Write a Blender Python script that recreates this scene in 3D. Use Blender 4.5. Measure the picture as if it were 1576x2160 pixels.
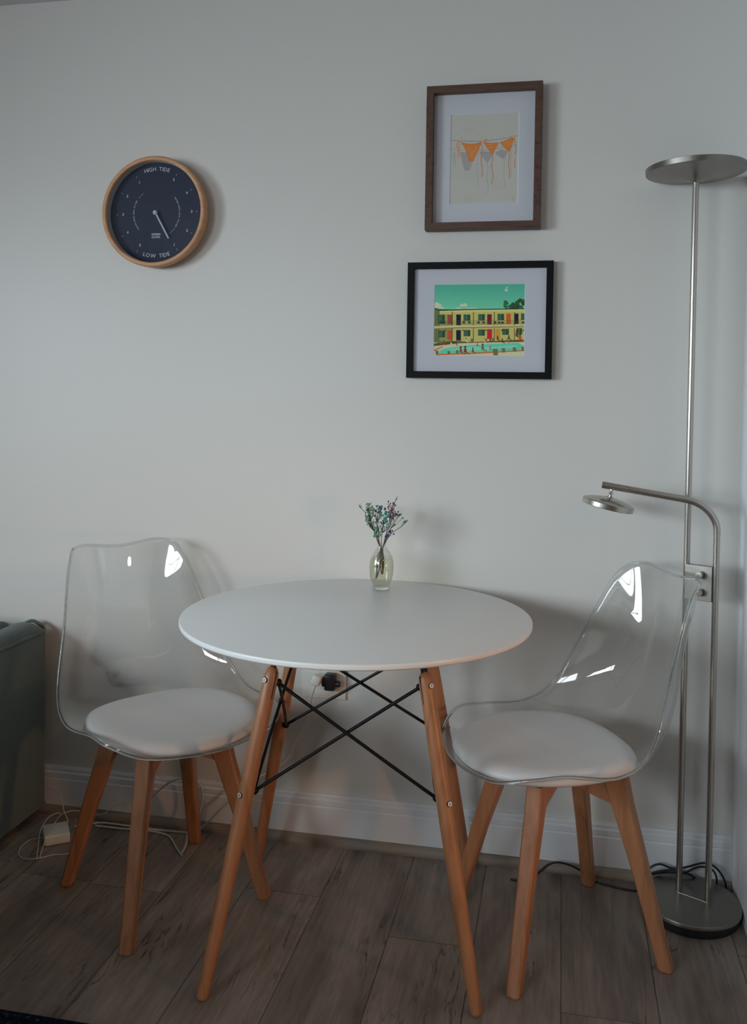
import bpy, bmesh, math, random
from mathutils import Vector, Matrix, Quaternion
random.seed(7)
PI = math.pi
S = bpy.context.scene
C = S.collection
for o in list(bpy.data.objects):
    bpy.data.objects.remove(o)

# ------------------------------------------------------------------ camera
def make_camera():
    yaw, pitch, roll = .1957, .0246, -.0157
    cy, sy, cp, sp, cr, sr = math.cos(yaw), math.sin(yaw), math.cos(pitch), math.sin(pitch), math.cos(roll), math.sin(roll)
    F = Vector((-sy*cp, cy*cp, -sp)); Rt = Vector((cy, sy, 0)); D = F.cross(Rt)
    x = cr*Rt + sr*D; y = -sr*Rt + cr*D
    cam = bpy.data.cameras.new('camera'); o = bpy.data.objects.new('camera', cam); C.objects.link(o)
    m = Matrix((( x.x, -y.x, -F.x, 0), (x.y, -y.y, -F.y, -2.4079), (x.z, -y.z, -F.z, 1.237), (0, 0, 0, 1)))
    o.matrix_world = m
    cam.sensor_fit = 'VERTICAL'; cam.sensor_height = 36.0; cam.sensor_width = 36.0
    cam.lens = 1890.48/2160*36
    cam.shift_x = -(810.85-788)/2160; cam.shift_y = (890.62-1080)/2160
    cam.clip_start = .05
    S.camera = o
make_camera()
# ------------------------------------------------------------------ light and exposure
S.view_settings.view_transform = 'Standard'; S.view_settings.look = 'None'
S.view_settings.exposure = 0.0; S.view_settings.gamma = 1; S.view_settings.use_curve_mapping = False
W = bpy.data.worlds.new('world'); S.world = W; W.use_nodes = True
W.node_tree.nodes['Background'].inputs[0].default_value = (.62, .78, 1, 1)
W.node_tree.nodes['Background'].inputs[1].default_value = .25
def area(name, loc, target, sx, sy, power, col):
    l = bpy.data.lights.new(name, 'AREA'); l.shape = 'RECTANGLE'; l.size = sx; l.size_y = sy; l.energy = power; l.color = col
    o = bpy.data.objects.new(name, l); C.objects.link(o); o.location = loc
    d = (Vector(target)-Vector(loc)).normalized()
    o.rotation_euler = d.to_track_quat('-Z', 'Z').to_euler()
    return o
# daylight just outside the panes of the two windows of the room, and a warm glow from the hallway on the right plus an added warm fill
area('daylight_left', (-5.30, -5.00, 2.55), (-.4, -.3, 1.0), 4.0, 2.3, 700, (.80, .92, 1))
area('daylight_behind', (-2.60, -5.9, 2.1), (-.9, -.2, .9), 1.9, 1.6, 135, (.86, .94, 1))
wl = bpy.data.lights.new('hallway_glow', 'SPOT'); wl.shadow_soft_size = .07; wl.spot_size = math.radians(34); wl.spot_blend = 1.0; wl.energy = 50; wl.color = (1, .50, .22)
wo = bpy.data.objects.new('hallway_glow', wl); C.objects.link(wo); wo.location = (1.95, -1.68, .85)
wo.rotation_euler = (Vector((-.15, -.60, .56))-wo.location).to_track_quat('-Z', 'Z').to_euler()

hl = bpy.data.lights.new('warm_fill_light', 'AREA'); hl.shape = 'DISK'; hl.size = .45; hl.energy = 9; hl.color = (1, .70, .42)  # added warm fill for the upper right, no lamp known there
ho = bpy.data.objects.new('warm_fill_light', hl); C.objects.link(ho); ho.location = (1.5, -3.3, 2.36)

# ------------------------------------------------------------------ materials
def lin(c): return tuple(((v/255)/12.92 if v/255 <= .04045 else ((v/255+.055)/1.055)**2.4) for v in c)
def mat(name, col, rough=.5, metal=0, spec=.5, **kw):
    m = bpy.data.materials.new(name); m.use_nodes = True
    b = m.node_tree.nodes['Principled BSDF']
    b.inputs['Base Color'].default_value = (*col, 1); b.inputs['Roughness'].default_value = rough
    b.inputs['Metallic'].default_value = metal; b.inputs['Specular IOR Level'].default_value = spec
    for k, v in kw.items(): b.inputs[k.replace('_', ' ')].default_value = v
    return m
def nodes(m): return m.node_tree.nodes, m.node_tree.links, m.node_tree.nodes['Principled BSDF']
def add_bump(m, scale, strength, dist=.002, detail=3, coord='Object', stretch=(1, 1, 1)):
    n, l, b = nodes(m)
    tc = n.new('ShaderNodeTexCoord'); mp = n.new('ShaderNodeMapping'); mp.inputs['Scale'].default_value = stretch
    nz = n.new('ShaderNodeTexNoise'); nz.inputs['Scale'].default_value = scale; nz.inputs['Detail'].default_value = detail
    bp = n.new('ShaderNodeBump'); bp.inputs['Strength'].default_value = strength; bp.inputs['Distance'].default_value = dist
    l.new(tc.outputs[coord], mp.inputs[0]); l.new(mp.outputs[0], nz.inputs['Vector']); l.new(nz.outputs['Fac'], bp.inputs['Height']); l.new(bp.outputs[0], b.inputs['Normal'])
    return nz
def ramp(m, src, stops, target='Base Color'):
    n, l, b = nodes(m)
    r = n.new('ShaderNodeValToRGB'); e = r.color_ramp.elements
    e[0].position, e[0].color = stops[0][0], (*stops[0][1], 1); e[1].position, e[1].color = stops[-1][0], (*stops[-1][1], 1)
    for p, c in stops[1:-1]:
        k = e.new(p); k.color = (*c, 1)
    l.new(src, r.inputs[0]); l.new(r.outputs[0], b.inputs[target])
    return r
def wood(name, c1, c2, axis='Z', rough=.42, scale=9, coat=.15):
    m = mat(name, c1, rough, spec=.4); n, l, b = nodes(m)
    b.inputs['Coat Weight'].default_value = coat; b.inputs['Coat Roughness'].default_value = .3
    tc = n.new('ShaderNodeTexCoord'); mp = n.new('ShaderNodeMapping')
    st = {'X': (.6, 6, 6), 'Y': (6, .6, 6), 'Z': (6, 6, .6)}[axis]; mp.inputs['Scale'].default_value = st
    nz = n.new('ShaderNodeTexNoise'); nz.inputs['Scale'].default_value = scale; nz.inputs['Detail'].default_value = 6; nz.inputs['Distortion'].default_value = .6
    l.new(tc.outputs['Object'], mp.inputs[0]); l.new(mp.outputs[0], nz.inputs['Vector'])
    ramp(m, nz.outputs['Fac'], [(.3, c2), (.5, c1), (.7, tuple(min(1, v*1.12) for v in c1))])
    bp = n.new('ShaderNodeBump'); bp.inputs['Strength'].default_value = .12; bp.inputs['Distance'].default_value = .001
    l.new(nz.outputs['Fac'], bp.inputs['Height']); l.new(bp.outputs[0], b.inputs['Normal'])
    return m
M = {}
M['wall'] = mat('wall_paint', (.70, .672, .632), .38, spec=.35)
add_bump(M['wall'], 210, .25, .0006, 2)
M['wall_dim'] = mat('dimmed_wall_paint', (.30, .29, .28), .6)  # wall paint darkened on the unseen walls to cut bounce and reflections
M['white_paint'] = mat('white_trim_paint', (.76, .765, .78), .35, spec=.4)
add_bump(M['white_paint'], 60, .1, .0006, 2)
M['ceiling'] = mat('ceiling_paint', (.78, .78, .8), .8)
M['beech'] = wood('beech', (.40, .170, .076), (.315, .125, .052), 'Z')
M['beech_clock'] = wood('beech_clock', (.62, .32, .165), (.53, .26, .13), 'X', .5)
M['walnut'] = wood('walnut', (.105, .052, .035), (.055, .026, .018), 'X', .5, 14, 0)
M['walnut_v'] = wood('walnut_upright', (.105, .052, .035), (.055, .026, .018), 'Z', .5, 14, 0)
M['black_frame'] = mat('black_frame', (.005, .006, .007), .5, spec=.15)
M['black_metal'] = mat('black_metal', (.006, .006, .007), .45, spec=.25)
M['black_cable'] = mat('black_cable', (.008, .009, .012), .4)
M['white_cable'] = mat('white_cable', (.6, .59, .53), .45)
M['white_plastic'] = mat('white_plastic', (.74, .73, .69), .3)
M['black_plastic'] = mat('black_plastic', (.015, .015, .016), .35)
M['table_white'] = mat('white_lacquer', (.86, .855, .84), .34, spec=.5)
M['cushion'] = mat('white_leatherette', (.72, .69, .68), .42, spec=.4)
add_bump(M['cushion'], 260, .12, .0006, 3)
M['steel'] = mat('brushed_nickel', (.50, .465, .42), .27, metal=1)
M['steel'].node_tree.nodes['Principled BSDF'].inputs['Anisotropic'].default_value = .5
add_bump(M['steel'], 40, .05, .0004, 3, stretch=(30, 30, 1))
M['steel_plate'] = mat('brushed_nickel_plate', (.27, .25, .225), .36, metal=1)
add_bump(M['steel_plate'], 60, .1, .0004, 3, stretch=(1, 1, 18))
M['chrome'] = mat('polished_nickel', (.62, .61, .60), .1, metal=1)
M['bolt'] = mat('zinc_bolt', (.85, .85, .85), .4, metal=.5)
M['mat_board'] = mat('mat_board', (.70, .675, .73), .85)
M['mat_core'] = mat('mat_bevel', (.85, .85, .86), .8)
M['navy'] = mat('navy_dial', (.009, .017, .050), .6, spec=.25)
M['dial_ink'] = mat('dial_ink', (.72, .74, .80), .6)
M['hand'] = mat('hand_white', (.62, .66, .72), .4)
M['liner'] = mat('grey_liner', (.55, .55, .57), .6)
M['sofa'] = mat('sage_fabric', (.105, .135, .128), .92, spec=.15)
add_bump(M['sofa'], 500, .6, .002, 2)
M['sofa'].node_tree.nodes['Principled BSDF'].inputs['Sheen Weight'].default_value = .25
M['fabric_base'] = mat('dark_fabric', (.03, .035, .036), .95)
M['glass_pane'] = None
def thin_glass(name, tint, ior=1.5, rough=0.0, boost=1.0):
    m = bpy.data.materials.new(name); m.use_nodes = True; n = m.node_tree.nodes; l = m.node_tree.links; n.clear()
    o = n.new('ShaderNodeOutputMaterial'); mx = n.new('ShaderNodeMixShader'); t = n.new('ShaderNodeBsdfTransparent'); g = n.new('ShaderNodeBsdfGlossy')
    f = n.new('ShaderNodeFresnel'); f.inputs['IOR'].default_value = ior
    mu = n.new('ShaderNodeMath'); mu.operation = 'MULTIPLY'; mu.inputs[1].default_value = boost; mu.use_clamp = True
    t.inputs[0].default_value = (*tint, 1); g.inputs['Roughness'].default_value = rough; g.inputs[0].default_value = (1, 1, 1, 1)
    ge = n.new('ShaderNodeNewGeometry'); mi = n.new('ShaderNodeMix'); mi.inputs['A'].default_value = ior; mi.inputs['B'].default_value = 1/ior
    l.new(ge.outputs['Backfacing'], mi.inputs['Factor']); l.new(mi.outputs['Result'], f.inputs['IOR'])
    l.new(f.outputs[0], mu.inputs[0]); l.new(mu.outputs[0], mx.inputs[0]); l.new(t.outputs[0], mx.inputs[1]); l.new(g.outputs[0], mx.inputs[2]); l.new(mx.outputs[0], o.inputs[0])
    return m
M['glass_pane'] = thin_glass('picture_glass', (.97, .98, .98), 1.45, 0, .6)
M['acrylic'] = thin_glass('clear_polycarbonate', (.955, .955, .95), 1.5, .0, 1.0)
def real_glass(name, col, ior, rough=0):
    m = bpy.data.materials.new(name); m.use_nodes = True; n = m.node_tree.nodes; l = m.node_tree.links; n.clear()
    o = n.new('ShaderNodeOutputMaterial'); g = n.new('ShaderNodeBsdfGlass'); g.inputs[0].default_value = (*col, 1); g.inputs['IOR'].default_value = ior; g.inputs['Roughness'].default_value = rough
    l.new(g.outputs[0], o.inputs[0]); return m
M['acrylic_rim'] = real_glass('polycarbonate_rim', (.93, .95, .95), 1.46)
M['vase_glass'] = thin_glass('vase_glass', (.97, .98, .975), 1.5, 0, 1.3)
M['vase_foot'] = real_glass('vase_foot_glass', (.95, .98, .97), 1.45)
M['water'] = thin_glass('yellowed_water', (.955, .95, .84), 1.33)
M['stem'] = mat('dried_stem', (.085, .065, .03), .7)
for k, c in dict(green=(.16, .33, .24), teal=(.05, .28, .24), blue=(.03, .13, .33), navyb=(.012, .035, .08), purple=(.11, .085, .17), magenta=(.22, .03, .09), bright=(.05, .36, .2)).items():
    M['fl_'+k] = mat('petals_'+k, c, .8)

def floor_mat():
    m = mat('oak_laminate', (.2, .17, .15), .5, spec=.35); n, l, b = nodes(m)
    at = n.new('ShaderNodeAttribute'); at.attribute_name = 'plank'
    tc = n.new('ShaderNodeTexCoord')
    comb = n.new('ShaderNodeCombineXYZ'); mul = n.new('ShaderNodeMath'); mul.operation = 'MULTIPLY'; mul.inputs[1].default_value = 37.0
    l.new(at.outputs['Fac'], mul.inputs[0]); l.new(mul.outputs[0], comb.inputs['Z']); l.new(mul.outputs[0], comb.inputs['Y'])
    ad = n.new('ShaderNodeVectorMath'); ad.operation = 'ADD'; l.new(tc.outputs['Object'], ad.inputs[0]); l.new(comb.outputs[0], ad.inputs[1])
    def noise(st, sc, det, dist=0.0, rough=.55):
        mp = n.new('ShaderNodeMapping'); mp.inputs['Scale'].default_value = st; l.new(ad.outputs[0], mp.inputs[0])
        z = n.new('ShaderNodeTexNoise'); z.inputs['Scale'].default_value = sc; z.inputs['Detail'].default_value = det; z.inputs['Distortion'].default_value = dist; z.inputs['Roughness'].default_value = rough
        l.new(mp.outputs[0], z.inputs['Vector']); return z
    grain = noise((14, 1.1, 1), 6, 8, .4, .6)
    cloud = noise((3.2, 1.0, 1), 1.7, 4, .9)
    crack = noise((7.5, .75, 1), 1.6, 5, 1.6, .5)
    r1 = n.new('ShaderNodeValToRGB'); e = r1.color_ramp.elements
    e[0].position = .3; e[0].color = (.178, .140, .115, 1); e[1].position = .72; e[1].color = (.385, .318, .270, 1); l.new(cloud.outputs['Fac'], r1.inputs[0])
    r2 = n.new('ShaderNodeValToRGB'); e = r2.color_ramp.elements
    e[0].position = .28; e[0].color = (.70, .68, .67, 1); e[1].position = .7; e[1].color = (1.1, 1.1, 1.1, 1); l.new(grain.outputs['Fac'], r2.inputs[0])
    mx = n.new('ShaderNodeMix'); mx.data_type = 'RGBA'; mx.blend_type = 'MULTIPLY'; mx.inputs['Factor'].default_value = 1
    l.new(r1.outputs[0], mx.inputs['A']); l.new(r2.outputs[0], mx.inputs['B'])
    r3 = n.new('ShaderNodeValToRGB'); e = r3.color_ramp.elements    # thin dark drying cracks following the grain
    e[0].position = .488; e[0].color = (1, 1, 1, 1); e[1].position = .512; e[1].color = (1, 1, 1, 1); k = e.new(.5); k.color = (.30, .26, .23, 1)
    l.new(crack.outputs['Fac'], r3.inputs[0])
    msk = noise((2.5, .9, 1), 2.3, 2)
    rm = n.new('ShaderNodeValToRGB'); rm.color_ramp.elements[0].position = .5; rm.color_ramp.elements[1].position = .62; l.new(msk.outputs['Fac'], rm.inputs[0])
    m2 = n.new('ShaderNodeMix'); m2.data_type = 'RGBA'; m2.blend_type = 'MULTIPLY'
    l.new(rm.outputs[0], m2.inputs['Factor']); l.new(mx.outputs['Result'], m2.inputs['A']); l.new(r3.outputs[0], m2.inputs['B'])
    # knots
    mpk = n.new('ShaderNodeMapping'); mpk.inputs['Scale'].default_value = (5, 1.9, 1); l.new(ad.outputs[0], mpk.inputs[0])
    vo = n.new('ShaderNodeTexVoronoi'); vo.inputs['Scale'].default_value = 1.0; l.new(mpk.outputs[0], vo.inputs['Vector'])
    rk = n.new('ShaderNodeValToRGB'); e = rk.color_ramp.elements; e[0].position = .02; e[0].color = (.38, .33, .30, 1); e[1].position = .17; e[1].color = (1, 1, 1, 1); l.new(vo.outputs['Distance'], rk.inputs[0])
    m3 = n.new('ShaderNodeMix'); m3.data_type = 'RGBA'; m3.blend_type = 'MULTIPLY'; m3.inputs['Factor'].default_value = .85
    l.new(m2.outputs['Result'], m3.inputs['A']); l.new(rk.outputs[0], m3.inputs['B'])
    # plank to plank value
    mr = n.new('ShaderNodeMapRange'); mr.inputs['To Min'].default_value = .84; mr.inputs['To Max'].default_value = 1.12; l.new(at.outputs['Fac'], mr.inputs['Value'])
    m4 = n.new('ShaderNodeVectorMath'); m4.operation = 'SCALE'; l.new(m3.outputs['Result'], m4.inputs[0]); l.new(mr.outputs[0], m4.inputs['Scale'])
    l.new(m4.outputs[0], b.inputs['Base Color'])
    bp = n.new('ShaderNodeBump'); bp.inputs['Strength'].default_value = .15; bp.inputs['Distance'].default_value = .001; l.new(grain.outputs['Fac'], bp.inputs['Height']); l.new(bp.outputs[0], b.inputs['Normal'])
    return m
M['floor'] = floor_mat()
M['gap'] = mat('plank_gap', (.03, .025, .022), .9)
M['shoe'] = wood('shoe_moulding', (.27, .225, .185), (.15, .12, .095), 'X', .55, 7, 0)
def rug_mat():
    m = mat('navy_rug', (.01, .014, .028), .95, spec=.1); nz = add_bump(m, 90, 1, .006, 3)
    ramp(m, nz.outputs['Fac'], [(.45, (.004, .006, .014)), (.62, (.012, .018, .035)), (.74, (.10, .13, .14))]); return m
M['rug'] = rug_mat()

# ------------------------------------------------------------------ helpers
def obj(name, bm, m, parent=None, smooth=True, sharp=35, loc=None, rot=None):
    me = bpy.data.meshes.new(name)
    bmesh.ops.remove_doubles(bm, verts=bm.verts, dist=1e-6)
    bmesh.ops.recalc_face_normals(bm, faces=bm.faces)
    bm.to_mesh(me); bm.free()
    for x in (m if isinstance(m, (list, tuple)) else [m]): me.materials.append(x)
    if smooth:
        me.polygons.foreach_set('use_smooth', [True]*len(me.polygons))
        try: me.set_sharp_from_angle(angle=math.radians(sharp))
        except Exception: pass
    o = bpy.data.objects.new(name, me); C.objects.link(o)
    if parent: o.parent = parent
    if loc: o.location = loc
    if rot: o.rotation_euler = rot
    return o
def tag(o, label=None, cat=None, group=None, kind=None):
    if label: o['label'] = label
    if cat: o['category'] = cat
    if group: o['group'] = group
    if kind: o['kind'] = kind
    return o
def thing(name, label, cat, loc=(0, 0, 0), rz=0, group=None):
    o = bpy.data.objects.new(name, None); C.objects.link(o); o.location = loc; o.rotation_euler = (0, 0, rz); o.empty_display_size = .05
    return tag(o, label, cat, group)
def B(): return bmesh.new()
def box(bm, x0, x1, y0, y1, z0, z1, bev=0, mi=0, mtx=None):
    vs = [bm.verts.new((x, y, z)) for x in (x0, x1) for y in (y0, y1) for z in (z0, z1)]
    F = [(0, 1, 3, 2), (4, 6, 7, 5), (0, 4, 5, 1), (2, 3, 7, 6), (0, 2, 6, 4), (1, 5, 7, 3)]
    fs = [bm.faces.new([vs[i] for i in f]) for f in F]
    for f in fs: f.material_index = mi
    if mtx: bmesh.ops.transform(bm, matrix=mtx, verts=vs)
    if bev:
        es = list({e for f in fs for e in f.edges})
        bmesh.ops.bevel(bm, geom=es, offset=bev, segments=3, profile=.5, affect='EDGES')
    return vs
def frame_at(d):
    d = Vector(d).normalized(); u = d.cross(Vector((0, 0, 1)))
    if u.length < 1e-4: u = Vector((1, 0, 0))
    u.normalize(); return u, d.cross(u).normalized()
def tube(bm, pts, r, n=16, caps=True, smooth_pts=0, closed=False):
    pts = [Vector(p) for p in pts]
    if smooth_pts:
        out = []; N = len(pts)
        rng = range(N if closed else N-1)
        for i in rng:
            if closed: p0, p1, p2, p3 = pts[i-1], pts[i], pts[(i+1) % N], pts[(i+2) % N]
            else: p0, p1, p2, p3 = pts[max(i-1, 0)], pts[i], pts[i+1], pts[min(i+2, N-1)]
            for k in range(smooth_pts):
                t = k/smooth_pts
                out.append(.5*(2*p1+(p2-p0)*t+(2*p0-5*p1+4*p2-p3)*t*t+(3*p1-p0-3*p2+p3)*t**3))
        if not closed: out.append(pts[-1])
        pts = out
    R = r if callable(r) else (lambda t: r)
    N = len(pts); rings = []
    tan = [(pts[(i+1) % N]-pts[i-1]) if closed else (pts[min(i+1, N-1)]-pts[max(i-1, 0)]) for i in range(N)]
    u, v = frame_at(tan[0]); prev = tan[0].normalized()
    for i in range(N):
        d = tan[i].normalized()
        q = prev.rotation_difference(d); u = (q @ u).normalized(); prev = d
        v = d.cross(u).normalized(); rr = R(i/(N-1) if N > 1 else 0)
        rings.append([bm.verts.new(pts[i]+rr*(math.cos(a)*u+math.sin(a)*v)) for a in [2*PI*k/n for k in range(n)]])
    for i in range(N if closed else N-1):
        A, Bn = rings[i], rings[(i+1) % N]
        off = 0
        if closed and i == N-1:
            off = min(range(n), key=lambda o: (A[0].co-Bn[o].co).length)
        for k in range(n):
            bm.faces.new([A[k], A[(k+1) % n], Bn[(k+1+off) % n], Bn[(k+off) % n]])
    if caps and not closed:
        bm.faces.new(rings[0][::-1]); bm.faces.new(rings[-1])
def lathe(bm, prof, n=48, c=(0, 0, 0), mtx=None, mi=0):
    rings = []; nv = []
    for r, z in prof:
        if r < 1e-6:
            v = bm.verts.new((c[0], c[1], c[2]+z)); rings.append([v]); nv.append(v)
        else:
            ring = [bm.verts.new((c[0]+r*math.cos(2*PI*k/n), c[1]+r*math.sin(2*PI*k/n), c[2]+z)) for k in range(n)]
            rings.append(ring); nv += ring
    for a, b in zip(rings, rings[1:]):
        for k in range(n):
            k2 = (k+1) % n
            if len(a) == 1 and len(b) == 1: continue
            if len(a) == 1: f = bm.faces.new([a[0], b[k], b[k2]])
            elif len(b) == 1: f = bm.faces.new([a[k], b[0], a[k2]])
            else: f = bm.faces.new([a[k], b[k], b[k2], a[k2]])
            f.material_index = mi
    if mtx: bmesh.ops.transform(bm, matrix=mtx, verts=nv)
def extrude_poly(bm, poly, ax, t0, t1):
    """poly: 2D points in the plane normal to axis ax ('x': (y,z), 'y': (x,z), 'z': (x,y))"""
    def P(p, t): return {'x': (t, p[0], p[1]), 'y': (p[0], t, p[1]), 'z': (p[0], p[1], t)}[ax]
    a = [bm.verts.new(P(p, t0)) for p in poly]; b = [bm.verts.new(P(p, t1)) for p in poly]
    bm.faces.new(a[::-1]); bm.faces.new(b)
    for i in range(len(poly)):
        j = (i+1) % len(poly); bm.faces.new([a[i], a[j], b[j], b[i]])
def struct(name, bm, m, **k):
    return tag(obj(name, bm, m, **k), kind='structure')

# ------------------------------------------------------------------ the room
XR, ZC, XL, YB = .4478, 2.387, -3.4, -5.0
WEND = -.60          # where the short right wall ends and the hallway opens
bm = B(); box(bm, XL-.12, 2.7, 0, .12, -.05, ZC+.05); struct('wall_back', bm, M['wall'], smooth=False)
bm = B(); box(bm, XR, XR+.11, WEND, -.0005, 0, ZC); struct('wall_right', bm, M['white_paint'], smooth=False)
bm = B(); box(bm, 2.6, 2.7, YB, 0, 0, ZC); struct('wall_hallway', bm, M['wall'], smooth=False)
# ceiling
bm = B(); box(bm, XL-.12, 2.7, YB-.12, 0, ZC, ZC+.1); struct('ceiling', bm, M['ceiling'], smooth=False)
# left wall with an opening for the window
def wall_with_hole(name, axis, pos, t, a0, a1, h0, h1, z0, z1):
    bm = B()
    for (p, q, r, s) in ((a0, h0, 0, ZC), (h1, a1, 0, ZC), (h0, h1, 0, z0), (h0, h1, z1, ZC)):
        if axis == 'x': box(bm, min(pos, pos+t), max(pos, pos+t), p, q, r, s)
        else: box(bm, p, q, min(pos, pos+t), max(pos, pos+t), r, s)
    return struct(name, bm, M['wall_dim'], smooth=False)
wall_with_hole('wall_left', 'x', XL, -.12, YB, 0, -4.70, -2.10, .86, 2.12)
wall_with_hole('wall_front', 'y', YB, -.12, XL, 2.6, -3.2, -1.7, .72, 2.12)
def window(name, axis, pos, h0, h1, z0, z1, nb):
    bm = B(); t = .05
    def bb(a, b, c, d, e=.05):
        if axis == 'x': box(bm, pos-e/2, pos+e/2, a, b, c, d)
        else: box(bm, a, b, pos-e/2, pos+e/2, c, d)
    bb(h0, h1, z0, z0+t); bb(h0, h1, z1-t, z1); bb(h0, h0+t, z0, z1); bb(h1-t, h1, z0, z1)
    for k in range(1, nb):
        x = h0+(h1-h0)*k/nb; bb(x-.02, x+.02, z0, z1, .035)
    zm = (z0+z1)/2; bb(h0, h1, zm-.012, zm+.012, .03)
    fr = struct(name, bm, M['white_paint'], smooth=False)
    bm = B(); 
    if axis == 'x': box(bm, pos-.003, pos+.003, h0, h1, z0, z1)
    else: box(bm, h0, h1, pos-.003, pos+.003, z0, z1)
    obj('pane', bm, M['glass_pane'], fr, smooth=False)
window('window_1', 'x', XL-.02, -4.70, -2.10, .86, 2.12, 3)
window('window_2', 'y', YB-.02, -3.2, -1.7, .72, 2.12, 2)

# floor: planks laid front to back, each 195.5 mm wide
bm = B(); lay = bm.faces.layers.float.new('plank')
x0s = .0220; pw = .1955
known = {-4: -.279, -2: -.403, 0: -.579, -6: -.348, -3: -1.03, -1: -.95, -5: -.93, 1: -1.2, 2: -.3}
fs = []
for k in range(-18, 14):
    a = x0s+k*pw+.0007; b = x0s+(k+1)*pw-.0007
    rs = random.Random(k*17+5)
    y = known.get(k, -rs.uniform(.1, 1.1)); cuts = [0.0, y]
    while cuts[-1] > YB: cuts.append(cuts[-1]-1.22)
    for c0, c1 in zip(cuts, cuts[1:]):
        c1 = max(c1, YB-.05)
        if c0-c1 < .01: continue
        vs = [bm.verts.new(p) for p in ((a, c1+.0006, 0), (b, c1+.0006, 0), (b, c0-.0006, 0), (a, c0-.0006, 0))]
        f = bm.faces.new(vs); f[lay] = rs.random(); fs.append(f)
me = bpy.data.meshes.new('floor'); 
# slab under the planks, its dark top shows only in the joints
v0 = len(bm.verts)
vs = box(bm, XL-.1, 2.65, YB-.1, .1, -.06, -.0009, mi=1)
bm.to_mesh(me); bm.free(); me.materials.append(M['floor']); me.materials.append(M['gap'])
fo = bpy.data.objects.new('floor', me); C.objects.link(fo); tag(fo, kind='structure')

# baseboard with its mouldings, and the stained shoe strip on the floor
base_prof = [(0, .016), (-.0185, .016), (-.0185, .100), (-.0165, .1025), (-.0150, .104), (-.0165, .1065), (-.0165, .119), (-.013, .1215), (-.0105, .1235), (-.0115, .1255), (-.0115, .130), (-.009, .1345), (0, .1355)]
bm = B(); extrude_poly(bm, base_prof, 'x', XL, XR); struct('baseboard_back', bm, M['white_paint'], smooth=False)
shoe = [(-.0183, 0), (-.0335, 0), (-.034, .004), (-.033, .012), (-.029, .019), (-.023, .0235), (-.0183, .025)]
bm = B(); extrude_poly(bm, shoe, 'x', XL, XR-.0008); struct('trim_1', bm, M['shoe'], smooth=True)

# ------------------------------------------------------------------ rug and sofa
bm = B(); box(bm, -3.1, -.1, -1.38, -.826, .0005, .011, bev=.004)
tag(obj('area_rug', bm, M['rug']), 'dark navy speckled rug whose straight edge crosses the bottom left corner', 'rug')

def rounded_box(name, x0, x1, y0, y1, z0, z1, r, m, parent, crown=0):
    bm = B(); box(bm, x0, x1, y0, y1, z0, z1, bev=r)
    return obj(name, bm, m, parent, sharp=80)
sofa = thing('sofa', 'grey green fabric sofa with piped arm at the left edge', 'sofa', (-2.35, -.45, 0))
def rel(o, *v): return [v[i]-o[i//2] for i in range(6)]
def sb(name, x0, x1, y0, y1, z0, z1, r, m=None):
    v = rel(sofa.location, x0, x1, y0, y1, z0, z1)
    return rounded_box(name, *v, r, m or M['sofa'], sofa)
XS = -1.468
sb('base', -3.14, -1.56, -.80, -.05, .035, .30, .012)
for (ax0, ax1) in ((-1.565, XS), (-3.24, -3.14)):
    a = sb('arm', ax0, ax1, -.81, -.038, .030, .548, .010)
    # welted rim of the arm: rounded pad on top and cord running round it
    bm = B(); ox, oy = sofa.location.x, sofa.location.y
    xa, xb, ya, yb = ax0-ox, ax1-ox, -.81-oy, -.036-oy
    N = 10; top = []
    w = (xb-xa)/2; cx = (xa+xb)/2
    secs = []
    for t in [i/24 for i in range(25)]:
        yy = ya+.002+(yb-ya-.004)*t
        fall = min(1, min(t, 1-t)/.06); lift = .030*math.sqrt(max(0, 1-(1-fall)**2))
        secs.append([bm.verts.new((cx+(w-.001)*math.cos(PI*k/N), yy, .546+(lift+.002)*math.sin(PI*k/N)**.8)) for k in range(N+1)])
    for s0, s1 in zip(secs, secs[1:]):
        for k in range(N): bm.faces.new([s0[k], s0[k+1], s1[k+1], s1[k]])
    for s in (secs[0], secs[-1]): bm.faces.new(s)
    obj('arm_pad', bm, M['sofa'], a)
    bm = B()
    tube(bm, [(xb, ya+.02, .549), (xb, ya+.06, .549), (xb, yb-.10, .549), (xb, yb-.06, .549), (xb, yb-.03, .549), (xb-.004, yb-.008, .551), (xb-.02, yb, .560), (cx, yb, .572), (xa+.02, yb, .560), (xa+.004, yb-.008, .551), (xa, yb-.03, .549), (xa, yb-.06, .549), (xa, yb-.10, .549), (xa, ya+.06, .549), (xa, ya+.02, .549), (xa+.01, ya, .549), (xb-.01, ya, .549)], .0052, 8, smooth_pts=5, closed=True)
    obj('piping', bm, M['sofa'], a)
    bm = B(); tube(bm, [(xb-.001, ya+.01, .040), (xb-.001, yb-.01, .040)], .005, 8); obj('piping', bm, M['sofa'], a)
sb('backrest', -3.14, -1.566, -.24, -.045, .25, .575, .03)
for i in range(2):
    x = -3.13+i*.785
    sb('back_cushion', x, x+.77, -.35, -.20, .42, .62, .05)
    sb('seat_cushion', x, x+.77, -.80, -.36, .30, .43, .035)
for x in (-3.1, -1.62):
    for y in (-.74, -.12):
        bm = B(); lathe(bm, [(0, 0), (.016, 0), (.02, .036), (0, .036)], 16, (x-sofa.location.x, y-sofa.location.y, 0)); obj('foot', bm, M['black_plastic'], sofa)

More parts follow.
